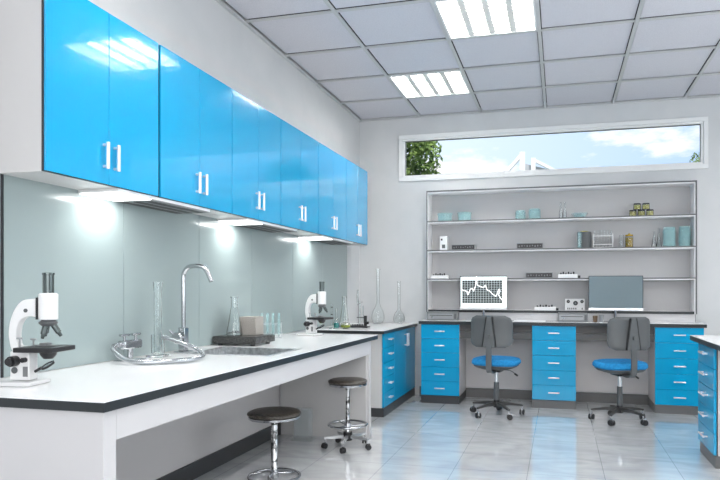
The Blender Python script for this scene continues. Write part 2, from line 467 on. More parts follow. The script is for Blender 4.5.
# ------------------------------------------------------------------ backsplash
sp = thing('backsplash', 'grey green glass backsplash of tall panels behind the long bench', 'backsplash', (LX, 2.15, .83))
seams = [2.159, 2.915, 3.645, 4.371, 5.129, 5.850, 6.589]
for a, b in zip(seams, seams[1:]):
    MB().box(.001, .008, a-2.15+.002, b-2.15-.002, 0, .86, M_splash, .001).build('glass_panel', sp)
MB().box(.001, .010, 2.150-2.15, 2.157-2.15, 0, .86, M_black).build('edge_strip', sp)

# ------------------------------------------------------------------ wall cabinets
WXF, WZ0, WZ1 = -2.027, 1.683, 2.486
def wall_cabinet(y0, y1, label, first=False):
    r = thing('wall_cabinet', label, 'wall cabinet', (LX, y0, WZ0), group='blue wall cabinets above the bench')
    L = y1-y0; D = WXF-LX; H = WZ1-WZ0
    b = MB()
    b.box(.002, D-.020, .0015, .018, 0, H, M_carc, .001); b.box(.002, D-.020, L-.018, L-.0015, 0, H, M_carc, .001)
    b.box(.002, D-.020, .018, L-.018, 0, .018, M_carc); b.box(.002, D-.020, .018, L-.018, H-.018, H, M_carc)
    b.box(.002, .012, .018, L-.018, .018, H-.018, M_carc)
    b.box(D-.0200, D-.010, .0015, L-.0015, 0, H, M_black)
    b.build('body', r)
    mid = L/2
    for k, (a, c2) in enumerate(((.003, mid-.0015), (mid+.0015, L-.003))):
        d = MB().box(D-.0098, D, a, c2, .003, H-.002, M_blue, .0012).build('door', r)
        hy = mid-.036 if k == 0 else mid+.036
        pull(MB(), (D, hy, .070), (D, hy, .192), (1, 0, 0), .0085, stand=.024).build('handle', d)
    return r
cab_y = [2.132, 2.896, 3.646, 4.375, 5.132, 5.873, 6.586]
NL = ['blue double door wall cabinet nearest the camera with a bright glare across its doors',
      'second blue wall cabinet from the near end, above the tall curved tap',
      'third blue wall cabinet from the near end, above the glass flask on the black scale',
      'fourth blue wall cabinet from the near end, right of the middle lit strip',
      'fifth blue wall cabinet from the near end, above the farther microscope',
      'smallest looking blue wall cabinet at the far end beside the back corner']
for k in range(6):
    wall_cabinet(cab_y[k]+(.0 if k == 0 else .001), cab_y[k+1]-(.012 if k == 0 else .001), NL[k])

# lamps under the cabinets: lit lens then slotted grey housing
def under_lamp(y0, ym, y1, label):
    r = thing('under_cabinet_lamp', label, 'under-cabinet lamp', (LX+.07, y0, WZ0-.022), group='lamps under the wall cabinets')
    h = MB().box(-.060, .165, 0, y1-y0, .006, .0215, M_devwhite, .001)
    v0 = ym-y0+.01
    h.box(-.062, .166, v0, y1-y0, 0, .0058, M_silver, .001)
    for q in range(3): h.box(-.048+.072*q, -.006+.072*q, v0+.03, y1-y0-.03, -.0015, .001, M_slot)
    h.build('housing', r)
    MB().box(-.055, .160, .008, ym-y0, .001, .0058, M_led, .001).build('lens', r)
    area('strip_light', (LX+.12, (y0+ym)/2, WZ0-.030), (0, 0, 0), .12, ym-y0-.03, STRIP_POWER, (1, 1, .98))
    return r
under_lamp(2.58, 2.84, 3.40, 'slim strip lamp under the first two blue cabinets, nearest the camera')
under_lamp(3.86, 4.10, 4.70, 'slim strip lamp under the middle blue cabinets, above the balance')
under_lamp(5.24, 5.52, 6.12, 'slim strip lamp under the far blue cabinets, above the farther microscope')

# ------------------------------------------------------------------ long bench
BZ = .827; BX = -1.46; B0, B1 = 1.782, 5.03
SX0, SX1, SY0, SY1 = -2.10, -1.585, 3.255, 3.66     # sink opening
wt = thing('worktop', 'long white bench worktop with a thick black edge and a sink opening', 'worktop', (LX, B0, BZ))
def ring(m, x0, x1, y0, y1, z0, z1, mt):
    m.box(x0, x1, y0, SY0, z0, z1, mt); m.box(x0, x1, SY1, y1, z0, z1, mt)
    m.box(x0, SX0, SY0, SY1, z0, z1, mt); m.box(SX1, x1, SY0, SY1, z0, z1, mt)
m = MB(); ring(m, LX+.001, BX-.001, B0+.001, B1-.001, BZ-.004, BZ, M_top); o = m.build('white_surface', wt); o.matrix_parent_inverse = Matrix.Translation(-Vector((LX, B0, BZ)))
m = MB(); ring(m, LX+.001, BX, B0, B1, BZ-.036, BZ-.004, M_black); o = m.build('black_edge', wt); o.matrix_parent_inverse = Matrix.Translation(-Vector((LX, B0, BZ)))

bf = thing('bench_frame', 'white bench frame with open knee space under the long worktop', 'bench', (LX, B0, 0))
Z1 = BZ-.037
def bpart(name, m):
    o = m.build(name, bf); o.matrix_parent_inverse = Matrix.Translation(-Vector((LX, B0, 0))); return o
bpart('side_panel', MB().box(LX+.001, BX-.016, 1.800, 1.862, 0, Z1, M_white, .002))
bpart('side_panel', MB().box(LX+.001, BX-.016, 4.842, 4.888, 0, Z1, M_white, .002))
bpart('apron', MB().box(-1.496, BX-.016, 1.8625, 4.8415, .682, Z1, M_white, .002))
bpart('back_panel', MB().box(LX+.001, LX+.016, 1.8625, 4.8415, .0, Z1, M_beige))
bpart('kickboard', MB().box(LX+.016, LX+.034, 1.8625, 4.8415, 0, .105, M_plinth, .002))
bpart('inner_panel', MB().box(LX+.034, -1.50, 4.828, 4.8415, .001, .68, M_carc, .001))

# sink
sk = thing('sink', 'square stainless steel sink set into the white worktop', 'sink', ((SX0+SX1)/2, (SY0+SY1)/2, BZ))
hx, hy = (SX1-SX0)/2, (SY1-SY0)/2
m = MB(); e = .018
for x0, x1, y0, y1 in ((-hx-e, hx+e, -hy-e, -hy+.004), (-hx-e, hx+e, hy-.004, hy+e), (-hx-e, -hx+.004, -hy, hy), (hx-.004, hx+e, -hy, hy)):
    m.box(x0, x1, y0, y1, .0005, .004, M_steel, .001)
m.build('rim', sk)
m = MB(); q = .003; dp = -.17
m.box(-hx+.001, -hx+.004, -hy+.001, hy-.001, dp, 0, M_steel); m.box(hx-.004, hx-.001, -hy+.001, hy-.001, dp, 0, M_steel)
m.box(-hx+.004, hx-.004, -hy+.001, -hy+.004, dp, 0, M_steel); m.box(-hx+.004, hx-.004, hy-.004, hy-.001, dp, 0, M_steel)
m.box(-hx, hx, -hy, hy, dp-.004, dp, M_steel)
m.build('basin', sk)
MB().lathe([(0, dp+.001), (.028, dp+.001), (.032, dp+.004), (.035, dp+.001)], M_chrome).build('drain', sk)

# gooseneck tap
fa = thing('faucet', 'tall chrome gooseneck tap at the back of the sink', 'faucet', (-2.16, 3.31, BZ))
MB().box(-.035, .035, -.05, .05, .0005, .010, M_chrome, .003).build('base_plate', fa)
MB().box(-.022, .022, -.022, .022, .010, .15, M_chrome, .004).build('body', fa)
MB().tube([(0, 0, .145), (0, 0, .30), (0, 0, .43), (.006, 0, .475), (.04, 0, .508), (.115, 0, .510), (.152, 0, .485), (.185, 0, .420)], .0135, M_chrome, 14).build('spout', fa)
k = MB(); k.cyl((0, -.017, .09), (0, -.055, .09), .014, M_chrome); k.lathe([(0, 0), (.030, 0), (.034, .006), (.034, .014), (.028, .020), (0, .022)], M_chrome, at=(0, -.055, .09), mtx=Matrix.Rotation(pi/2, 4, 'X'))
k.cyl((0, -.066, .09), (-.045, -.075, .135), .006, M_chrome)
k.build('lever', fa)

# water or gas outlet with two levers
gv = thing('valve', 'low chrome twin lever outlet on the bench in front of the glass cylinder', 'valve', (-2.19, 2.87, BZ))
MB().box(-.045, .045, -.075, .075, .0005, .006, M_chrome, .002).build('base_plate', gv)
m = MB().cyl((0, 0, .006), (0, 0, .070), .015, M_chrome); m.box(-.024, .024, -.072, .072, .062, .108, M_chrome, .008)
m.cyl((0, -.072, .088), (0, -.090, .088), .012, M_chrome)
m.build('body', gv)
for s_ in (-.045, .045):
    MB().cyl((0, s_, .105), (0, s_, .130), .007, M_chrome).box(-.011, .011, s_-.032, s_+.032, .130, .142, M_chrome, .004).build('lever', gv)
hs = MB().tube([(-2.19, 2.775, .915), (-2.19, 2.745, .912), (-2.165, 2.715, .892), (-2.10, 2.70, .858), (-2.02, 2.70, .842), (-1.94, 2.735, .841), (-1.87, 2.80, .841), (-1.825, 2.89, .842),
                (-1.83, 2.985, .850), (-1.89, 3.03, .875), (-1.97, 3.03, .905), (-2.06, 3.035, .930), (-2.112, 3.04, .938)], .0125, M_hose, 14).build('hose')
tag(hs, 'thick silvery hose looping over the worktop from the valve to the cylinder', 'hose')
cyl = thing('glass_cylinder', 'tall clear glass cylinder on a square foot ringed by the hose', 'cylinder', (-2.15, 3.05, BZ))
MB().box(-.045, .045, -.045, .045, .0005, .014, M_glass, .004).build('foot', cyl)
MB().lathe([(.0, .015), (.036, .015), (.036, .125), (.031, .125), (.031, .022), (0, .022)], M_glass, seg=24).build('sleeve', cyl)
MB().lathe([(.0, .023), (.021, .023), (.021, .36), (.026, .40), (.026, .415), (.022, .415), (.018, .36), (.018, .03), (0, .03)], M_glass, seg=24).build('tube', cyl)

# balance / heating slab with flask and block
bal = thing('balance', 'low speckled black balance platform on small feet beside the sink', 'balance', (-2.09, 3.925, BZ))
MB().box(-.16, .16, -.145, .145, .012, .058, M_slab, .004).build('body', bal)
for sx in (-1, 1):
    for sy in (-1, 1): MB().cyl((sx*.12, sy*.11, 0.0005), (sx*.12, sy*.11, .013), .016, M_dark, 14).build('foot', bal)
MB().box(-.155, .155, -.140, .140, .059, .062, M_slab, .001).build('top_plate', bal)
blk = MB().box(-.06, .06, -.06, .06, 0, .125, M_stone, .004).build('sample_block')
blk.location = (-2.06, 3.975, BZ+.0625); tag(blk, 'small speckled beige cube standing on the black balance platform', 'block')
def erlenmeyer(name, loc, h, rb, rn, label, liquid=None, lh=.2, group=None):
    r = thing(name, label, 'flask', loc, group=group)
    t_ = .003
    MB().lathe([(0, .0005), (rb*.92, .0005), (rb, rb*.12), (rb*.98, rb*.25), (rn*1.15, h*.68), (rn, h*.74), (rn, h*.96), (rn*1.25, h*.985), (rn*1.25, h), (rn-t_, h), (rn-t_, h*.74), (rn*1.15-t_, h*.68), (rb*.96-t_, rb*.25), (rb*.9, t_*1.6), (0, t_*1.6)], M_glass, seg=24).build('glass', r)
    if liquid:
        k = (lh*h-rb*.25)/(h*.68-rb*.25)
        rt = rb*.96+(rn*1.15-rb*.96)*k-t_*2
        MB().lathe([(0, t_*2.2), (rb*.88, t_*2.2), (rb*.92-t_, rb*.25), (rt, lh*h), (0, lh*h)], liquid, seg=24).build('liquid', r)
    return r
erlenmeyer('conical_flask', (-2.135, 3.87, BZ+.063), .262, .055, .022, 'clear conical glass flask standing on the black balance platform')

def tube_rack(loc, L, H, nt, label, fm, tm, rz=0, Hr=None, group=None):
    r = thing('test_tube_rack', label, 'test tube rack', loc, rz)
    Hr = Hr or H*.75
    f = MB()
    for x in (-L/2, L/2): f.box(x-.004, x+.004, -.02, .02, .0, Hr, fm, .001)
    for z in (.03*H/.18, Hr*.82): f.box(-L/2+.004, L/2-.004, -.018, -.012, z, z+.008, fm); f.box(-L/2+.004, L/2-.004, .012, .018, z, z+.008, fm)
    f.box(-L/2+.004, L/2-.004, -.018, .018, .004, .009, fm)
    f.build('frame', r)
    for k in range(nt):
        x = -L/2+L*(k+.5)/nt; a = .0075
        MB().lathe([(0, .010), (a*.7, .013), (a, .022), (a, H), (a-.0015, H), (a-.0015, .024), (0, .014)], tm, at=(x, 0, 0), seg=14).build('test_tube', r)
    return r
tube_rack((-2.15, 4.45, BZ), .17, .190, 4, 'small rack of bluish test tubes on the bench behind the balance', M_clear, M_teal, rz=radians(20), Hr=.13)

# ------------------------------------------------------------------ microscopes
def microscope(loc, rz, label):
    r = thing('microscope', label, 'microscope', loc, rz, group='white microscopes on the bench')
    TX = .0    # tube axis
    b = MB(); b.box(-.20, -.025, -.070, .070, .0005, .018, M_scope, .006); b.build('base', r)
    b = MB().box(-.135, -.055, -.028, .028, .020, .135, M_scope, .004)
    b.cyl((-.115, -.028, .060), (-.115, -.031, .060), .013, M_grey, 18)
    b.box(-.080, -.060, -.0295, -.027, .035, .075, M_silver)
    b.build('pillar', r)
    # C-shaped arm
    out = []; inn = []
    outer = [(-.105, .120), (-.150, .135), (-.168, .175), (-.172, .215), (-.160, .265), (-.130, .310), (-.090, .338), (-.050, .345), (-.036, .345)]
    inner = [(-.036, .272), (-.070, .274), (-.100, .262), (-.124, .235), (-.132, .205), (-.128, .175), (-.118, .158), (-.075, .150), (-.075, .120)]
    O = [v.to_2d() for v in smooth_path([Vector((a if a > -.09 else -.09+(a+.09)*.72, c_, 0)) for a, c_ in outer], False, 4)]
    I = [v.to_2d() for v in smooth_path([Vector((a if a > -.09 else -.09+(a+.09)*.62, c_, 0)) for a, c_ in inner], False, 4)]
    arm = MB().prism([tuple(v) for v in O+I], -.018, .018, M_scope, axis='y', bev=.004, smooth=True)
    arm.cyl((-.075, -.018, .298), (-.075, -.022, .298), .008, M_grey, 14)
    arm.build('arm', r)
    MB().box(-.036, -.028, -.016, .016, .262, .350, M_dark, .001).build('dovetail', r)
    MB().lathe([(0, .262), (.034, .262), (.036, .265), (.036, .362), (.031, .368), (0, .368)], M_scope, at=(.008, 0, 0)).build('tube_head', r)
    MB().lathe([(0, .368), (.021, .368), (.021, .440), (.023, .441), (.023, .449), (.017, .450), (.015, .445), (0, .445)], M_lens, at=(.008, 0, 0)).build('eyepiece', r)
    t = MB().lathe([(0, .235), (.022, .235), (.034, .245), (.036, .250), (.026, .258), (.026, .262), (0, .262)], M_grey, at=(.008, 0, 0))
    t.build('nosepiece', r)
    for a, tilt, L in ((-1.9, .30, .058), (2.6, .30, .050), (.3, .55, .056)):
        d = Vector((sin(tilt)*cos(a), sin(tilt)*sin(a), -cos(tilt))); p0 = Vector((.008, 0, .242))+Vector((d.x, d.y, 0))*.035
        MB().cyl(p0, p0+d*L*.7, .0115, M_lens, 16).cyl(p0+d*L*.7, p0+d*L, .0080, M_lens, 14, .006).build('objective', r)
    st = MB().box(-.088, .075, -.078, .078, .135, .154, M_dark, .003)
    st.build('stage', r)
    MB().box(-.035, .030, -.02, .02, .1555, .159, M_silver, .0005).box(-.02, .012, -.016, .016, .159, .168, M_silver, .001).build('slide', r)
    for y, h in ((-.055, .032), (.03, .022)):
        MB().cyl((-.075, y, .155), (-.075, y, .155+h), .0035, M_midgrey, 10).cyl((-.075, y, .155+h), (-.075, y, .155+h+.006), .012, M_midgrey, 16).build('stage_clip', r)
    MB().lathe([(0, .105), (.018, .105), (.030, .120), (.033, .133), (0, .133)], M_dark, at=(.008, 0, 0)).build('condenser', r)
    m = MB().lathe([(.022, -.004), (.028, -.004), (.028, .004), (.022, .004), (.022, -.004)], M_dark)
    m.lathe([(0, -.002), (.022, -.002), (.022, .002), (0, .002)], M_chrome)
    m.cyl((-.028, 0, 0), (-.060, 0, -.004), .006, M_dark, 10)
    o = m.build('mirror', r); o.location = (.005, 0, .078); o.rotation_euler = (radians(22), radians(-22), 0)
    MB().cyl((-.110, -.062, .098), (-.110, -.028, .098), .021, M_dark, 22).cyl((-.110, -.075, .098), (-.110, -.062, .098), .015, M_dark, 20).build('focus_knob', r)
    MB().cyl((-.070, -.028, .102), (-.070, -.048, .102), .010, M_dark, 16).build('focus_knob', r)
    return r
mic = microscope((-1.945, 2.052, BZ), radians(10), 'white and black microscope at the near end of the bench, closest to the camera')
mic.scale = (.97, .97, .975)
dup(mic, (-1.872, 4.80, BZ), radians(-11), 'white and black microscope at the far end of the bench')

# ------------------------------------------------------------------ corner counter beyond the bench
CT = .820; CX = -1.600
cw = thing('worktop', 'white corner worktop with black edge beyond the long bench', 'worktop', (LX, 5.63, CT))
MB().box(.001, -1.575-LX-.001, .001, BY-5.63-.002, -.004, 0, M_top).build('white_surface', cw)
MB().box(.001, -1.575-LX, 0, BY-5.63-.001, -.032, -.004, M_black).build('black_edge', cw)
def drawer_front(par, m_blue, a0, a1, z0, z1, face, out, hl=.10, seg_gap=.003, handle_z=.5, hr=.0055):
    """drawer on a face; out '+x','-x','-y'"""
    t_ = .018
    m = MB()
    if out == '-y': m.box(a0, a1, face, face+t_, z0, z1, m_blue, .0015)
    elif out == '+x': m.box(face-t_, face, a0, a1, z0, z1, m_blue, .0015)
    else: m.box(face, face+t_, a0, a1, z0, z1, m_blue, .0015)
    d = m.build('drawer', par); c_ = (a0+a1)/2; z = z0+(z1-z0)*handle_z
    if out == '-y': pull(MB(), (c_-hl/2, face, z), (c_+hl/2, face, z), (0, -1, 0), hr).build('handle', d)
    elif out == '+x': pull(MB(), (face, c_-hl/2, z), (face, c_+hl/2, z), (1, 0, 0), hr).build('handle', d)
    else: pull(MB(), (face, c_-hl/2, z), (face, c_+hl/2, z), (-1, 0, 0), hr).build('handle', d)
    return d
dc = thing('base_cabinet', 'blue base cabinet with a column of five drawers facing the room, by the bench end', 'base cabinet', (LX, 5.715, 0), group='blue cabinets of the corner counter')
D = CX-LX
MB().box(.001, D-.020, 0, .395, .085, CT-.034, M_carc, .001).build('body', dc)
MB().box(.001, D-.002, .002, .395, 0, .083, M_plinth, .001).build('plinth', dc)
for k in range(5):
    z0 = .088+k*.140; drawer_front(dc, M_blue2, .001, .394, z0, z0+.137, D, '+x', .085, handle_z=.55, hr=.008)
cc = thing('base_cabinet', 'blue double door base cabinet of the corner counter, against the back wall', 'base cabinet', (LX, 6.112, 0), group='blue cabinets of the corner counter')
MB().box(.001, D-.020, 0, BY-6.112-.02, .085, CT-.034, M_carc, .001).build('body', cc)
MB().box(.001, D-.002, 0, BY-6.112-.02, 0, .083, M_plinth, .001).build('plinth', cc)
Lc = BY-6.112-.02
for a, b, hy_ in ((.001, Lc/2-.0015, Lc/2-.035), (Lc/2+.0015, Lc, Lc/2+.035)):
    d = MB().box(D-.018, D, a, b, .088, CT-.036, M_blue2, .0015).build('door', cc)
    pull(MB(), (D, hy_, .60), (D, hy_, .735), (1, 0, 0), .0065).build('handle', d)

# glassware on the corner counter
def vol_flask(loc, rb, hb, h, rn, label):
    r = thing('volumetric_flask', label, 'flask', loc, group='long necked flasks in the corner')
    P_ = [(0, .0005), (rb*.55, .0005), (rb*.85, hb*.10), (rb, hb*.30), (rb*.96, hb*.5), (rb*.72, hb*.75), (rn*1.6, hb*.97), (rn, hb*1.15), (rn, h-.012), (rn*1.45, h-.008), (rn*1.45, h)]
    I_ = [(max(a-.003, .001), z+(.003 if z < .05 else 0)) for a, z in reversed(P_)]
    I_[-1] = (0, .004)
    MB().lathe(P_+I_, M_glass, seg=28).build('glass', r)
    return r
vol_flask((-1.990, 6.86, CT), .074, .20, .615, .019, 'tallest clear long necked flask on the corner counter')
vol_flask((-1.755, 6.90, CT), .066, .15, .475, .015, 'shorter clear long necked flask nearest the counter front, right of the tallest')
erlenmeyer('conical_flask', (-2.125, 6.10, CT), .31, .055, .022, 'tall clear conical flask with a narrow neck behind the lime bowl')
bo = thing('bottle', 'small bottle of teal liquid beside the far microscope', 'bottle', (-2.14, 5.90, CT))
MB().lathe([(0, .0005), (.027, .0005), (.029, .004), (.029, .06), (.011, .085), (.010, .19), (.013, .192), (.013, .197), (.008, .197), (.008, .085), (.026, .058), (.026, .004), (0, .004)], M_glass).build('glass', bo)
MB().lathe([(0, .005), (.0255, .005), (.0255, .052), (0, .052)], M_tealsolid).build('liquid', bo)
bo = thing('bowl', 'low round glass bowl of lime green liquid on the corner counter', 'bowl', (-2.03, 5.86, CT))
MB().lathe([(0, .0005), (.030, .0005), (.052, .014), (.055, .032), (.040, .056), (.036, .058), (.034, .056), (.050, .032), (.048, .015), (.028, .004), (0, .004)], M_glass).build('glass', bo)
MB().lathe([(0, .005), (.027, .005), (.046, .016), (.048, .034), (0, .034)], M_lime).build('liquid', bo)
sd = thing('retort_stand', 'black based clamp stand with clear glass tubes on the corner counter', 'lab stand', (-1.93, 6.05, CT))
MB().box(-.10, .06, -.03, .03, .0005, .022, M_dark, .004).box(.02, .08, -.045, .045, .0005, .016, M_dark, .004).build('base', sd)
m = MB()
for k in range(5): m.cyl((-.085+.025*k, -.01, .022), (-.085+.025*k, -.01, .034), .009, M_dark, 12)
m.build('knob', sd)
MB().cyl((.045, 0, .015), (.045, 0, .12), .016, M_dark, 16).cyl((.045, -.02, .05), (.085, -.02, .05), .014, M_dark, 14).build('post', sd)
MB().cyl((-.03, 0, .02), (-.03, 0, .30), .004, M_midgrey, 10).cyl((-.045, 0, .10), (.04, 0, .10), .004, M_dark, 8).cyl((-.04, 0, .23), (.02, 0, .26), .004, M_midgrey, 8).build('rod', sd)
MB().lathe([(.010, .05), (.010, .25), (.014, .27), (.012, .27), (.008, .25), (.008, .05), (.010, .05)], M_glass, at=(-.012, 0, 0)).lathe([(.008, .05), (.008, .22), (.006, .22), (.006, .05), (.008, .05)], M_glass, at=(.018, 0, 0)).build('glass_tube', sd)
MB().lathe([(.009, .24), (.012, .30), (.010, .36), (.007, .38), (.005, .38), (.008, .36), (.010, .30), (.007, .24), (.009, .24)], M_glass, at=(-.03, -.014, 0)).build('glass_tip', sd)
gc = thing('graduated_cylinder', 'thin clear measuring cylinder with dark bands beside the far microscope', 'cylinder', (-2.15, 5.80, CT))
MB().lathe([(0, .0005), (.028, .0005), (.026, .008), (.010, .014), (.010, .25), (.0085, .25), (.0085, .016), (0, .016)], M_glass).build('glass', gc)
MB().lathe([(.0103, .135), (.013, .137), (.013, .143), (.0103, .145), (.0103, .135)], M_dark).lathe([(.0103, .205), (.0125, .207), (.0125, .211), (.0103, .213), (.0103, .205)], M_dark).build('band', gc)

# ------------------------------------------------------------------ desk along the back wall
DZ = .873; DF = 6.563
dk = thing('desk_top', 'long desk top with black edge along the back wall', 'desk', (-1.45, 6.545, DZ))
MB().box(.001, 2.812, .001, BY-6.545-.002, -.003, 0, M_top).build('white_surface', dk)
MB().box(0, 2.806, 0, BY-6.545-.001, -.036, -.003, M_black).build('black_edge', dk)
def pedestal(x0, x1, label):
    r = thing('drawer_pedestal', label, 'drawer cabinet', (x0, DF, 0), group='blue five drawer pedestals under the desk')
    L = x1-x0; zt = DZ-.038
    MB().box(0, L, .020, BY-DF-.022, .082, zt, M_beige, .001).build('body', r)
    MB().box(.001, L-.001, .002, BY-DF-.022, 0, .080, M_plinth if x0 < -1 else M_base, .001).build('plinth', r)
    h = (zt-.084)/5
    for k in range(5): drawer_front(r, M_blue2, .001, L-.001, .084+k*h+.001, .084+(k+1)*h-.001, 0, '-y', .108, handle_z=.52, hr=.0065)
    return r
pedestal(-1.428, -1.018, 'blue five drawer pedestal at the left end of the desk')
pedestal(-.273, .158, 'blue five drawer pedestal between the two office chairs')
pedestal(.896, 1.335, 'blue five drawer pedestal at the right end of the desk')
for x0, x1, lab in ((-1.0165, -.2745, 'grey panel under the desk behind the left office chair'), (.1595, .8945, 'grey panel under the desk behind the right office chair')):
    ap = thing('modesty_panel', lab, 'panel', (x0, 6.60, .69), group='grey panels closing the knee spaces')
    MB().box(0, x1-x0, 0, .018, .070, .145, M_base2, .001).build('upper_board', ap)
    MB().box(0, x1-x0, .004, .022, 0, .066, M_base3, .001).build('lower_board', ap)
    MB().box(0, x1-x0, BY-6.6-.020, BY-6.6-.002, -.58, .145, M_beige).build('back_board', ap)

# ------------------------------------------------------------------ shelf unit on the desk
UX0, UX1, UY, UZ0, UZ1 = -1.425, 1.325, 6.83, .955, 2.290
su = thing('shelf_unit', 'wide grey edged open shelf unit standing above the desk', 'shelf unit', (UX0, UY, DZ))
def up(name, m):
    o = m.build(name, su); o.matrix_parent_inverse = Matrix.Translation(-Vector((UX0, UY, DZ))); return o
YB = BY-.002
up('back_panel', MB().box(UX0+.018, UX1-.022, YB-.010, YB, UZ0+.026, UZ1-.026, M_shelfback))
for x0, x1 in ((UX0, UX0+.020), (UX1-.024, UX1)):
    up('side_panel', MB().box(x0, x1, UY+.003, YB, UZ0, UZ1, M_shelfwhite).box(x0 if x0 < 0 else x1-.015, x0+.012 if x0 < 0 else x1, UY-.001, UY+.003, UZ0, UZ1, M_shelfedge))  # white inner front strip stands in for the brightly lit inner side
up('top_board', MB().box(UX0+.0205, UX1-.0245, UY+.003, YB-.011, UZ1-.026, UZ1, M_shelfwhite).box(UX0+.0105, UX1-.0125, UY-.001, UY+.003, UZ1-.016, UZ1, M_shelfedge))  # front left white below the dark strip to imitate a lit underside
up('bottom_board', MB().box(UX0+.0205, UX1-.0245, UY+.003, YB-.011, UZ0, UZ0+.026, M_shelfwhite).box(UX0+.0205, UX1-.0245, UY, UY+.003, UZ0, UZ0+.026, M_black))
SH = [1.956, 1.637, 1.323]
for z in SH:
    up('shelf', MB().box(UX0+.0205, UX1-.0245, UY+.003, YB-.011, z-.024, z, M_shelfwhite).box(UX0+.0105, UX1-.0125, UY-.001, UY+.003, z-.013, z, M_base))  # lower front kept white, standing in for light on the shelf underside
up('riser', MB().box(UX0+.03, UX1-.012, UY+.03, YB, DZ+.001, UZ0-.001, M_white))
up('riser_edge', MB().box(UX1-.012, UX1-.008, UY+.03, YB, DZ+.001, UZ0-.001, M_black))
S1, S2, S3, S4 = SH[0]+.0005, SH[1]+.0005, SH[2]+.0005, UZ0+.0265

SYc = 6.935
def jar(loc, r_, h, glass, label, cat='jar', name='glass_jar', lid=None, group=None, content=None):
    r = thing(name, label, cat, loc, group=group)
    MB().lathe([(0, 0), (r_*.95, 0), (r_, h*.05), (r_, h*.86), (r_*.88, h*.92), (r_*.88, h), (r_*.88-.003, h), (r_*.88-.003, h*.92), (r_-.003, h*.86), (r_-.003, .004), (0, .004)], glass, seg=24).build('body', r)
    if content: MB().lathe([(0, .0045), (r_-.0035, .0045), (r_-.0035, h*.8), (0, h*.8)], content, seg=24).build('contents', r)
    if lid: MB().lathe([(0, h*.90), (r_*.93, h*.90), (r_*.95, h*.92), (r_*.95, h+.004), (0, h+.005)], lid, seg=24).build('lid', r)
    return r
def dish(loc, r_, h, label, group='teal glass dishes on the top shelf'):
    r = thing('glass_dish', label, 'dish', loc, group=group)
    MB().lathe([(0, 0), (r_*.8, 0), (r_*.88, .006), (r_*.90, h*.8), (r_, h*.86), (r_, h*.92), (r_*.86, h*.92), (r_*.84, .008), (0, .008)], M_teal, seg=28).build('bowl', r)
    MB().lathe([(0, h*.94), (r_*.97, h*.94), (r_*.98, h), (0, h*1.03)], M_teal, seg=28).build('lid', r)
    return r
dish((-1.237, SYc, S1), .088, .090, 'leftmost covered teal glass dish on the top shelf')
dish((-1.018, SYc, S1), .083, .094, 'covered teal glass dish, second from the left on the top shelf')
jar((-.410, SYc, S1), .054, .092, M_teal, 'shorter teal glass jar of the pair in the middle of the top shelf', lid=M_teal, group='teal jars')
jar((-.262, SYc, S1), .064, .105, M_teal, 'wider teal glass jar of the pair in the middle of the top shelf', lid=M_teal, group='teal jars')
for x, lab in ((.012, 'left small clear bottle of the pair on the top shelf'), (.052, 'right small clear bottle of the pair on the top shelf')):
    b_ = thing('bottle', lab, 'bottle', (x, SYc, S1), group='small clear bottles on the top shelf')
    MB().lathe([(0, 0), (.019, 0), (.020, .004), (.019, .06), (.008, .11), (.007, .165), (.009, .167), (.009, .172), (.005, .172), (.006, .11), (.016, .06), (.016, .005), (0, .004)], M_glass, seg=20).build('glass', b_)
r_ = thing('glass_dish', 'shallow wide teal dish right of the clear bottles on the top shelf', 'dish', (.203, SYc, S1))
MB().lathe([(0, 0), (.050, 0), (.068, .030), (.088, .042), (.088, .048), (.062, .036), (.046, .006), (0, .006)], M_teal, seg=28).build('bowl', r_)
YJ = [(.730, 0, 'bottom left'), (.813, 0, 'bottom middle'), (.896, 0, 'bottom right'), (.772, 1, 'upper left'), (.858, 1, 'upper right')]
for x, lv, nm in YJ:
    jar((x, SYc-.02, S1+lv*.0665), .036, .060, M_glass, 'small yellow jar with a dark lid, %s of the stack of five' % nm, lid=M_dark, content=M_yellow, name='sample_jar', group='yellow jars stacked on the top shelf')
# second shelf
wb = thing('white_box', 'small white box with dark marks at the left end of the second shelf', 'box', (-1.239, SYc-.03, S2))
MB().box(-.041, .041, -.04, .04, 0, .150, M_devwhite, .004).build('body', wb)
MB().box(-.030, -.012, -.0415, -.040, .105, .125, M_dark).build('button', wb)
MB().box(-.018, .018, -.0415, -.040, .020, .060, M_grey).build('panel', wb)
def rack_unit(loc, w_, h, label, group='grey slotted units on the shelves'):
    r = thing('rack_unit', label, 'device', loc, group=group)
    MB().box(-w_/2, w_/2, -.05, .09, 0, h, M_midgrey, .003).build('case', r)
    m = MB().box(-w_/2+.008, w_/2-.008, -.053, -.050, .006, h-.008, M_dark, .001)
    m.build('front_panel', r)
    m = MB()
    for k in range(9):
        x = -w_/2+.03+(w_-.06)*k/8; m.box(x-.006, x+.006, -.056, -.053, h*.3+.004*(k % 3), h*.55+.004*(k % 2), M_silver)
    m.build('button_row', r)
    return r
rack_unit((-1.022, SYc-.02, S2), .26, .058, 'grey slotted unit beside the white box on the second shelf')
rack_unit((-.308, SYc-.02, S2), .28, .062, 'grey slotted unit in the middle of the second shelf')
rack_unit((-.212, SYc-.02, S3), .285, .062, 'grey slotted unit on the third shelf between the monitors')
cn = thing('canister', 'tall dark grey canister on the second shelf, left of the tube rack', 'canister', (.250, SYc, S2))
MB().lathe([(0, 0), (.068, 0), (.070, .003), (.070, .165), (.066, .170), (0, .170)], M_grey, seg=32).build('body', cn)
MB().box(-.066, -.028, -.066, -.052, .004, .160, M_teal, .002).build('side_label', cn)
MB().lathe([(0, .171), (.045, .171), (.040, .178), (0, .180)], M_yellow, seg=24).build('lid', cn)
tube_rack((.438, SYc, S2), .195, .19, 6, 'white rack of clear test tubes on the second shelf', M_devwhite, M_glass, Hr=.148)
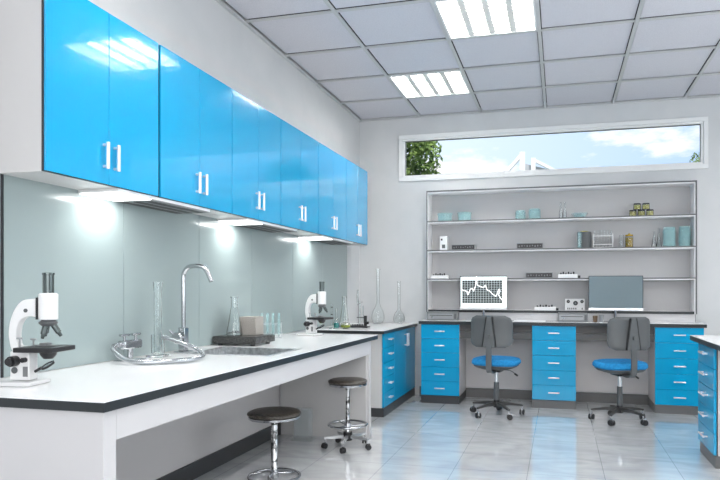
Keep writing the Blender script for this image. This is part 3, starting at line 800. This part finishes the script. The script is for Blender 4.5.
jar((.622, SYc, S2), .026, .13, M_glass, 'small clear jar between the tube rack and the amber jar', name='glass_jar')
aj = jar((.697, SYc, S2), .040, .128, M_glass, 'rounded amber yellow jar with a knob lid on the second shelf', content=M_amber, lid=M_amber, name='glass_jar')
MB().lathe([(0, .132), (.010, .132), (.012, .142), (0, .150)], M_amber, seg=16).build('knob', aj)
erlenmeyer('conical_flask', (.938, SYc, S2), .160, .027, .009, 'shorter clear flask left of the teal jars on the second shelf')
erlenmeyer('conical_flask', (.988, SYc+.02, S2), .200, .027, .009, 'taller narrow clear flask beside the left teal jar')
jar((1.083, SYc, S2), .060, .195, M_teal, 'large teal jar on the second shelf, left of the two', lid=M_teal, group='large teal jars')
jar((1.228, SYc, S2), .058, .200, M_teal, 'large teal jar at the right end of the second shelf', lid=M_teal, group='large teal jars')
# third shelf and bottom board: white power boxes
def strip_box(loc, w_, h, label, black_end=True):
    r = thing('power_box', label, 'device', loc, group='low white boxes with dark knobs')
    MB().box(-w_/2, w_/2, -.04, .05, 0, h*.62, M_devwhite, .003).build('case', r)
    for k in range(6):
        x = -w_/2+.03+(w_-.07)*k/5
        MB().cyl((x, -.01, h*.62), (x, -.01, h*(.85+.15*(k % 2))), .008, M_dark, 10).build('knob', r)
    if black_end: MB().box(w_/2+.001, w_/2+.028, -.035, .03, 0, h*.4, M_dark, .002).build('plug', r)
    return r
strip_box((-1.290, SYc-.03, S3), .19, .058, 'low white box with dark knobs at the left end of the third shelf', False)
strip_box((.082, SYc-.03, S3), .20, .066, 'low white box with dark knobs on the third shelf, left of the right monitor')
strip_box((-.150, SYc-.03, S4), .22, .060, 'low white box with dark knobs on the lowest board')
mt = thing('meter', 'white meter box with three round black dials left of the right monitor', 'meter', (.155, SYc-.03, S4))
MB().box(-.100, .100, -.04, .05, 0, .122, M_devwhite, .005).build('case', mt)
for x, z, q_ in ((-.068, .095, .017), (.070, .095, .017), (.005, .078, .024)):
    MB().cyl((x, -.040, z), (x, -.050, z), q_, M_dark, 20).cyl((x, -.050, z), (x, -.054, z), q_*.4, M_silver, 12).build('dial', mt)
for k in range(6):
    x = -.072+.02*k if k < 5 else .072
    MB().box(x-.005, x+.005, -.046, -.040, .012, .030, M_dark, .001).build('switch', mt)

# ------------------------------------------------------------------ monitors
def monitor(loc, w_, h, label, on, tilt=0):
    """h = panel height, bottom edge lifted above the desk"""
    r = thing('monitor', label, 'monitor', loc, radians(tilt), group='flat monitors on the desk')
    z0 = .118
    fm = M_screen_on if 0 else M_dark
    MB().box(-.10, .10, -.055, .075, .0005, .010, M_silver, .003).build('base', r)
    MB().cyl((0, .03, .008), (0, .02, z0+.10), .014, M_chrome, 16).box(-.03, .03, .012, .030, z0+.02, z0+.13, M_grey, .003).build('stand', r)
    MB().box(-w_/2, w_/2, -.012, .014, z0, z0+h, fm, .003).build('casing', r)
    MB().box(-w_/2, w_/2, -.0145, -.012, z0, z0+.024, M_devwhite if on else M_handle, .001).build('chin', r)
    if not on:
        MB().box(-w_/2+.006, w_/2-.006, -.0135, -.0121, z0+.0245, z0+h-.006, M_screen_off).build('screen', r)
    else:
        s = MB().box(-w_/2+.010, w_/2-.002, -.0135, -.0121, z0+.0245, z0+h-.009, M_screen_on).build('screen', r)
        # chart: dark field, pale grid, jagged line
        cx0, cx1, cz0, cz1 = -w_/2+.026, w_/2-.048, z0+.066, z0+h-.046
        m = MB().box(cx0, cx1, -.0142, -.0136, cz0, cz1, M_screen_dark)
        nx, nz = 15, 10
        for k in range(nx+1):
            x = cx0+(cx1-cx0)*k/nx; m.box(x-.0014, x+.0014, -.0147, -.0143, cz0, cz1, M_grid)
        for k in range(nz+1):
            z = cz0+(cz1-cz0)*k/nz; m.box(cx0, cx1, -.0147, -.0143, z-.0012, z+.0012, M_grid)
        m.build('chart', s)
        pts = [(105, 205), (150, 215), (160, 250), (185, 195), (205, 190), (215, 215), (235, 165), (244, 80), (250, 160), (290, 175), (312, 182), (330, 158), (345, 205), (370, 212), (395, 240), (430, 262), (460, 195), (468, 215), (452, 245), (485, 295)]
        q = [Vector((cx0+(cx1-cx0)*(a-105)/385, -.0155, cz1-(cz1-cz0)*(b_-115)/210)) for a, b_ in pts]
        m = MB()
        for a, b_ in zip(q, q[1:]): m.cyl(a, b_, .0040 if b_.z < cz1 and a.z < cz1 else .003, M_line, 6)
        m.build('chart_line', s)
    return r
M_grid = mat('chart_grid', (.5, .55, .55), .4, emit=(.8, .9, .9), es=.38)
monitor((-.785, 6.715, DZ), .498, .355, 'lit monitor showing a jagged white chart on a grid', True)
monitor((.545, 6.715, DZ), .522, .350, 'dark grey blue switched off monitor behind the right office chair', False)

def silver_case(loc, w_, label):
    r = thing('silver_case', label, 'device', loc, group='silver cases on the desk')
    MB().box(-w_/2, w_/2, -.07, .07, .0005, .092, M_silver, .005).build('case', r)
    MB().box(-w_/2+.015, w_/2-.04, -.073, -.070, .018, .072, M_midgrey, .002).build('front_panel', r)
    MB().box(-w_/2+.03, w_/2-.05, -.0755, -.073, .052, .058, M_dark).build('slot', r)
    MB().cyl((-w_/2+.055, -.073, .035), (-w_/2+.055, -.080, .035), .011, M_chrome, 16).build('knob', r)
    MB().box(w_/2-.030, w_/2-.010, -.073, -.070, .018, .072, M_grey, .001).build('end_cap', r)
    return r
silver_case((-1.215, 6.70, DZ), .325, 'silver instrument case at the left end of the desk')
silver_case((.128, 6.70, DZ), .295, 'silver instrument case between the office chairs on the desk')
for x, h, mm_, lab in ((.345, .065, M_bark, 'small brown cup on the desk beside the right silver case'), (.405, .075, M_midgrey, 'small grey cup left of the right monitor stand')):
    cp = MB().lathe([(0, 0), (.020, 0), (.024, h), (.021, h), (.018, .005), (0, .005)], mm_, seg=20).build('cup')
    cp.location = (x, 6.64, DZ+.0005); tag(cp, lab, 'cup')
kb = thing('keyboard', 'flat white keyboard lying on the desk between the left chair and the middle drawers', 'keyboard', (-.30, 6.63, DZ))
MB().box(-.16, .16, -.045, .045, .0005, .012, M_devwhite, .003).build('body', kb)
MB().box(-.14, .10, -.035, .03, .012, .015, M_frame, .001).build('keys', kb)

# ------------------------------------------------------------------ office chairs
def caster(par, at, ang, s=1.0, mtl=None):
    c_ = MB()
    c_.cyl(at+Vector((0, 0, .045*s)), at+Vector((0, 0, .085*s)), .006*s, M_chrome, 10)
    d = Vector((cos(ang), sin(ang), 0)); w_ = Vector((-d.y, d.x, 0))
    ctr = at+d*.008*s+Vector((0, 0, .026*s))
    for sgn in (-1, 1): c_.cyl(ctr+w_*sgn*.006*s, ctr+w_*sgn*.022*s, .026*s, M_dark, 18)
    m4 = Matrix.Translation(ctr+Vector((0, 0, .004*s)))@Matrix.Rotation(ang, 4, 'Z')
    c_.box(-.016*s, .020*s, -.006*s, .006*s, -.012*s, .030*s, mtl or M_chrome, .004*s, mtx=m4)
    return c_.build('caster', par)
def office_chair(loc, base_rot, label):
    """faces +Y in its own frame"""
    r = thing('office_chair', label, 'office chair', loc, 0, group='blue and grey office chairs')
    bs = MB()
    R_ = .245
    angs = [base_rot+2*pi*k/5 for k in range(5)]
    bs.cyl((0, 0, .075), (0, 0, .145), .030, M_dark, 20, .026)
    for a in angs:
        d = Vector((cos(a), sin(a), 0)); m4 = Matrix.Rotation(a, 4, 'Z')
        bs.prism([(.0, .085), (.0, .130), (R_*.5, .122), (R_+.006, .098), (R_+.006, .084), (R_*.5, .095)], -.011, .011, M_slot, axis='y', mtx=m4)
    bs.build('star_base', r)
    for a in angs: caster(r, Vector((cos(a)*R_, sin(a)*R_, 0)), a+1.2)
    MB().cyl((0, 0, .145), (0, 0, .315), .025, M_grey, 20).build('column_sleeve', r)
    MB().cyl((0, 0, .315), (0, 0, .440), .017, M_handle, 20).build('gas_column', r)
    # seat pan and cushion
    def disc(wx, wy, prof, m_):
        t_ = bmesh.new(); seg = 40; rings = []
        for s_, z in prof:
            if s_ == 0: rings.append([t_.verts.new((0, 0, z))]); continue
            ring_ = []
            for k in range(seg):
                a = 2*pi*k/seg; ca, sa = cos(a), sin(a); e_ = .62
                x = abs(ca)**e_*(1 if ca >= 0 else -1); y = abs(sa)**e_*(1 if sa >= 0 else -1)
                ring_.append(t_.verts.new((x*wx*s_, y*wy*s_, z)))
            rings.append(ring_)
        for a_, b_ in zip(rings, rings[1:]):
            for k in range(seg):
                k2 = (k+1) % seg
                if len(a_) == 1: t_.faces.new((a_[0], b_[k], b_[k2]))
                elif len(b_) == 1: t_.faces.new((a_[k], a_[k2], b_[0]))
                else: t_.faces.new((a_[k], a_[k2], b_[k2], b_[k]))
        bmesh.ops.recalc_face_normals(t_, faces=t_.faces[:])
        q = MB(); q._add(t_, m_, True); return q
    st = disc(.205, .195, [(0, .440), (.55, .440), (.9, .462), (1, .478), (.98, .486), (0, .486)], M_grey).build('seat_pan', r)
    st = disc(.222, .205, [(0, .486), (.93, .486), (1, .500), (1.0, .522), (.94, .543), (.75, .553), (.4, .556), (0, .555)], M_fabric).build('seat', r)
    MB().box(-.06, .06, -.09, .07, .418, .442, M_dark, .006).build('mechanism', r)
    MB().tube([(.06, .02, .43), (.13, .03, .425), (.18, .03, .395)], .005, M_chrome, 8).cyl((.17, .03, .402), (.20, .03, .380), .009, M_dark, 10).build('lever', r)
    # back bar: flat strip from under the seat up the back
    pth = smooth_path([Vector((0, -.05, .435)), Vector((0, -.17, .425)), Vector((0, -.245, .450)), Vector((0, -.262, .53)), Vector((0, -.258, .70)), Vector((0, -.254, .82))], False, 5)
    t_ = bmesh.new(); rr_ = []
    for i, q in enumerate(pth):
        a = pth[max(i-1, 0)]; b_ = pth[min(i+1, len(pth)-1)]; d = (b_-a).normalized(); nn = Vector((1, 0, 0)).cross(d)
        rr_.append([t_.verts.new(q+Vector((sx*.026, 0, 0))+nn*sn*.007) for sx, sn in ((-1, -1), (1, -1), (1, 1), (-1, 1))])
    for a, b_ in zip(rr_, rr_[1:]):
        for k in range(4): t_.faces.new((a[k], a[(k+1) % 4], b_[(k+1) % 4], b_[k]))
    t_.faces.new(rr_[0][::-1]); t_.faces.new(rr_[-1]); bmesh.ops.recalc_face_normals(t_, faces=t_.faces[:])
    q = MB(); q._add(t_, M_grey, False); q.cyl((0, -.266, .775), (0, -.285, .775), .016, M_grey, 16); q.build('back_bar', r)
    # back shell, gently curved about z, narrower bottom
    def shell(x0, x1, zb, zt, y0, th, m_, rc=.05, wtop=1, wbot=1, bow=.05, n_=16, nz=14):
        t_ = bmesh.new(); fr, bk = [], []
        W_ = (x1-x0)/2; xc = (x0+x1)/2
        for j in range(nz+1):
            v = j/nz; z = zb+(zt-zb)*v
            e_ = min(z-zb, zt-z); k_ = 1.0
            wv = wbot+(wtop-wbot)*v
            if e_ < rc: k_ = 1-(rc-math.sqrt(max(rc*rc-(rc-e_)**2, 0)))/W_
            rf, rb_ = [], []
            for i in range(n_+1):
                u = -1+2*i/n_; x = xc+W_*u*wv*k_; y = y0+bow*(u*k_)**2+.012*sin(v*pi)
                ed = .35 if (i in (0, n_) or j in (0, nz)) else 1
                rf.append(t_.verts.new((x, y-th/2*ed, z))); rb_.append(t_.verts.new((x, y+th/2*ed, z)))
            fr.append(rf); bk.append(rb_)
        for j in range(nz):
            for i in range(n_):
                t_.faces.new((fr[j][i], fr[j][i+1], fr[j+1][i+1], fr[j+1][i])); t_.faces.new((bk[j][i], bk[j+1][i], bk[j+1][i+1], bk[j][i+1]))
        for j in range(nz):
            for i in (0, n_): t_.faces.new((fr[j][i], fr[j+1][i], bk[j+1][i], bk[j][i]))
        for i in range(n_):
            for j in (0, nz): t_.faces.new((fr[j][i], fr[j][i+1], bk[j][i+1], bk[j][i]))
        bmesh.ops.recalc_face_normals(t_, faces=t_.faces[:])
        q = MB(); q._add(t_, m_, True); return q
    shell(-.205, .205, .665, .960, -.225, .036, M_grey, rc=.065, wtop=.96, wbot=.98).build('backrest', r)
    shell(-.185, .185, .675, .950, -.197, .026, M_fabric, rc=.06).build('back_cushion', r)
    rb = MB().prism([(-.060, .672), (-.022, .945), (.022, .945), (.060, .672)], -.262, -.244, M_grey, axis='y', bev=.005)
    rb.prism([(-.068, .672), (-.064, .668), (-.026, .950), (-.030, .950)], -.257, -.240, M_dark, axis='y').prism([(.068, .672), (.064, .668), (.026, .950), (.030, .950)], -.257, -.240, M_dark, axis='y')
    rb.build('back_rib', r)
    return r
ch = office_chair((-.588, 6.10, 0), radians(25), 'blue and grey office chair at the desk before the lit monitor')
ch.rotation_euler = (0, 0, radians(-10))
ch = office_chair((.532, 6.10, 0), radians(9), 'blue and grey office chair at the desk before the dark monitor')
ch.rotation_euler = (0, 0, radians(22))

# ------------------------------------------------------------------ stools
def stool_seat(r, z, rad):
    MB().lathe([(0, z-.050), (rad*.93, z-.050), (rad*.96, z-.046), (rad*.96, z-.034), (rad*.9, z-.030), (0, z-.030)], M_chrome, seg=40).build('seat_rim', r)
    MB().lathe([(0, z-.0295), (rad*.95, z-.0295), (rad, z-.022), (rad*.99, z-.012), (rad*.88, z-.003), (rad*.5, z), (0, z)], M_leather, seg=40).build('seat', r)
s1 = thing('stool', 'brown topped chrome stool with a ring foot, nearest the camera', 'stool', (-1.760, 3.70, 0))
stool_seat(s1, .432, .170)
MB().cyl((0, 0, .02), (0, 0, .382), .021, M_blotch, 20).build('pole', s1)
m = MB(); m.tube([(cos(a)*.160, sin(a)*.160, .013) for a in [2*pi*k/16 for k in range(16)]], .0085, M_chrome, 10, closed=True, res=3); m.build('foot_ring', s1)
m = MB()
for k in range(3):
    a = 2*pi*k/3+.5; c_, s_ = cos(a), sin(a); b_ = a+.55
    m.tube([(0, 0, .035), (c_*.07, s_*.07, .030), (cos(a+.25)*.115, sin(a+.25)*.115, .02), (cos(b_)*.157, sin(b_)*.157, .013)], .0075, M_chrome, 10)
m.cyl((0, 0, .004), (0, 0, .05), .028, M_chrome, 20)
m.build('spokes', s1)
s2 = thing('stool', 'brown topped chrome stool on five black casters by the bench end panel', 'stool', (-1.562, 4.560, 0))
stool_seat(s2, .522, .150)
MB().cyl((0, 0, .12), (0, 0, .472), .0165, M_blotch, 20).build('pole', s2)
m = MB(); m.tube([(cos(a)*.145, sin(a)*.145, .175) for a in [2*pi*k/16 for k in range(16)]], .009, M_chrome, 10, closed=True, res=3)
for k in range(3):
    a = 2*pi*k/3+.3; m.cyl((0, 0, .165), (cos(a)*.14, sin(a)*.14, .175), .006, M_chrome, 8)
m.cyl((0, 0, .155), (0, 0, .19), .024, M_chrome, 16)
m.build('foot_ring', s2)
m = MB().cyl((0, 0, .055), (0, 0, .120), .034, M_dark, 20)
m.build('hub', s2)
m = MB()
for k in range(5):
    a = radians(-70-14)+2*pi*k/5
    m.prism([(.02, .072), (.02, .098), (.178, .088), (.178, .072)], -.011, .011, M_cast, axis='y', bev=.002, mtx=Matrix.Rotation(a, 4, 'Z'))
m.build('star_base', s2)
for k in range(5):
    a = radians(-70-14)+2*pi*k/5; caster(s2, Vector((cos(a)*.172, sin(a)*.172, 0)), a+.8, .78, M_dark)

# clear bin under the bench
bn = thing('clear_bin', 'clear rectangular container standing under the bench behind the caster stool', 'container', (-1.985, 4.70, 0))
MB().box(-.085, .085, -.06, .06, .0005, .012, M_clear, .003).build('foot', bn)
m = MB(); a = .062; b_ = .045; t_ = .004
m.box(-a, -a+t_, -b_, b_, .012, .25, M_clear); m.box(a-t_, a, -b_, b_, .012, .25, M_clear)
m.box(-a+t_, a-t_, -b_, -b_+t_, .012, .25, M_clear); m.box(-a+t_, a-t_, b_-t_, b_, .012, .25, M_clear)
m.build('walls', bn)

# ------------------------------------------------------------------ island at the right edge
iw = thing('worktop', 'white island worktop with black edge at the right edge of the view', 'worktop', (.965, 4.25, .852))
MB().box(.001, .9, .001, .99, -.004, 0, M_top).build('white_surface', iw)
MB().box(0, .901, 0, .991, -.036, -.004, M_black).build('black_edge', iw)
isl = thing('drawer_pedestal', 'blue drawer unit of the island at the right edge of the view', 'drawer cabinet', (1.0, 4.625, 0))
MB().box(.020, .80, .0, .50, .085, .812, M_beige, .001).build('body', isl)
MB().box(.010, .80, .004, .48, 0, .083, M_base, .001).build('plinth', isl)
MB().box(.0185, .024, -.004, .004, .085, .812, M_dark).build('edge_strip', isl)
for k in range(5):
    h = (.812-.088)/5; drawer_front(isl, M_blue2, .003, .497, .088+k*h, .088+(k+1)*h-.003, 0, '-x', .15, handle_z=.6, hr=.008)
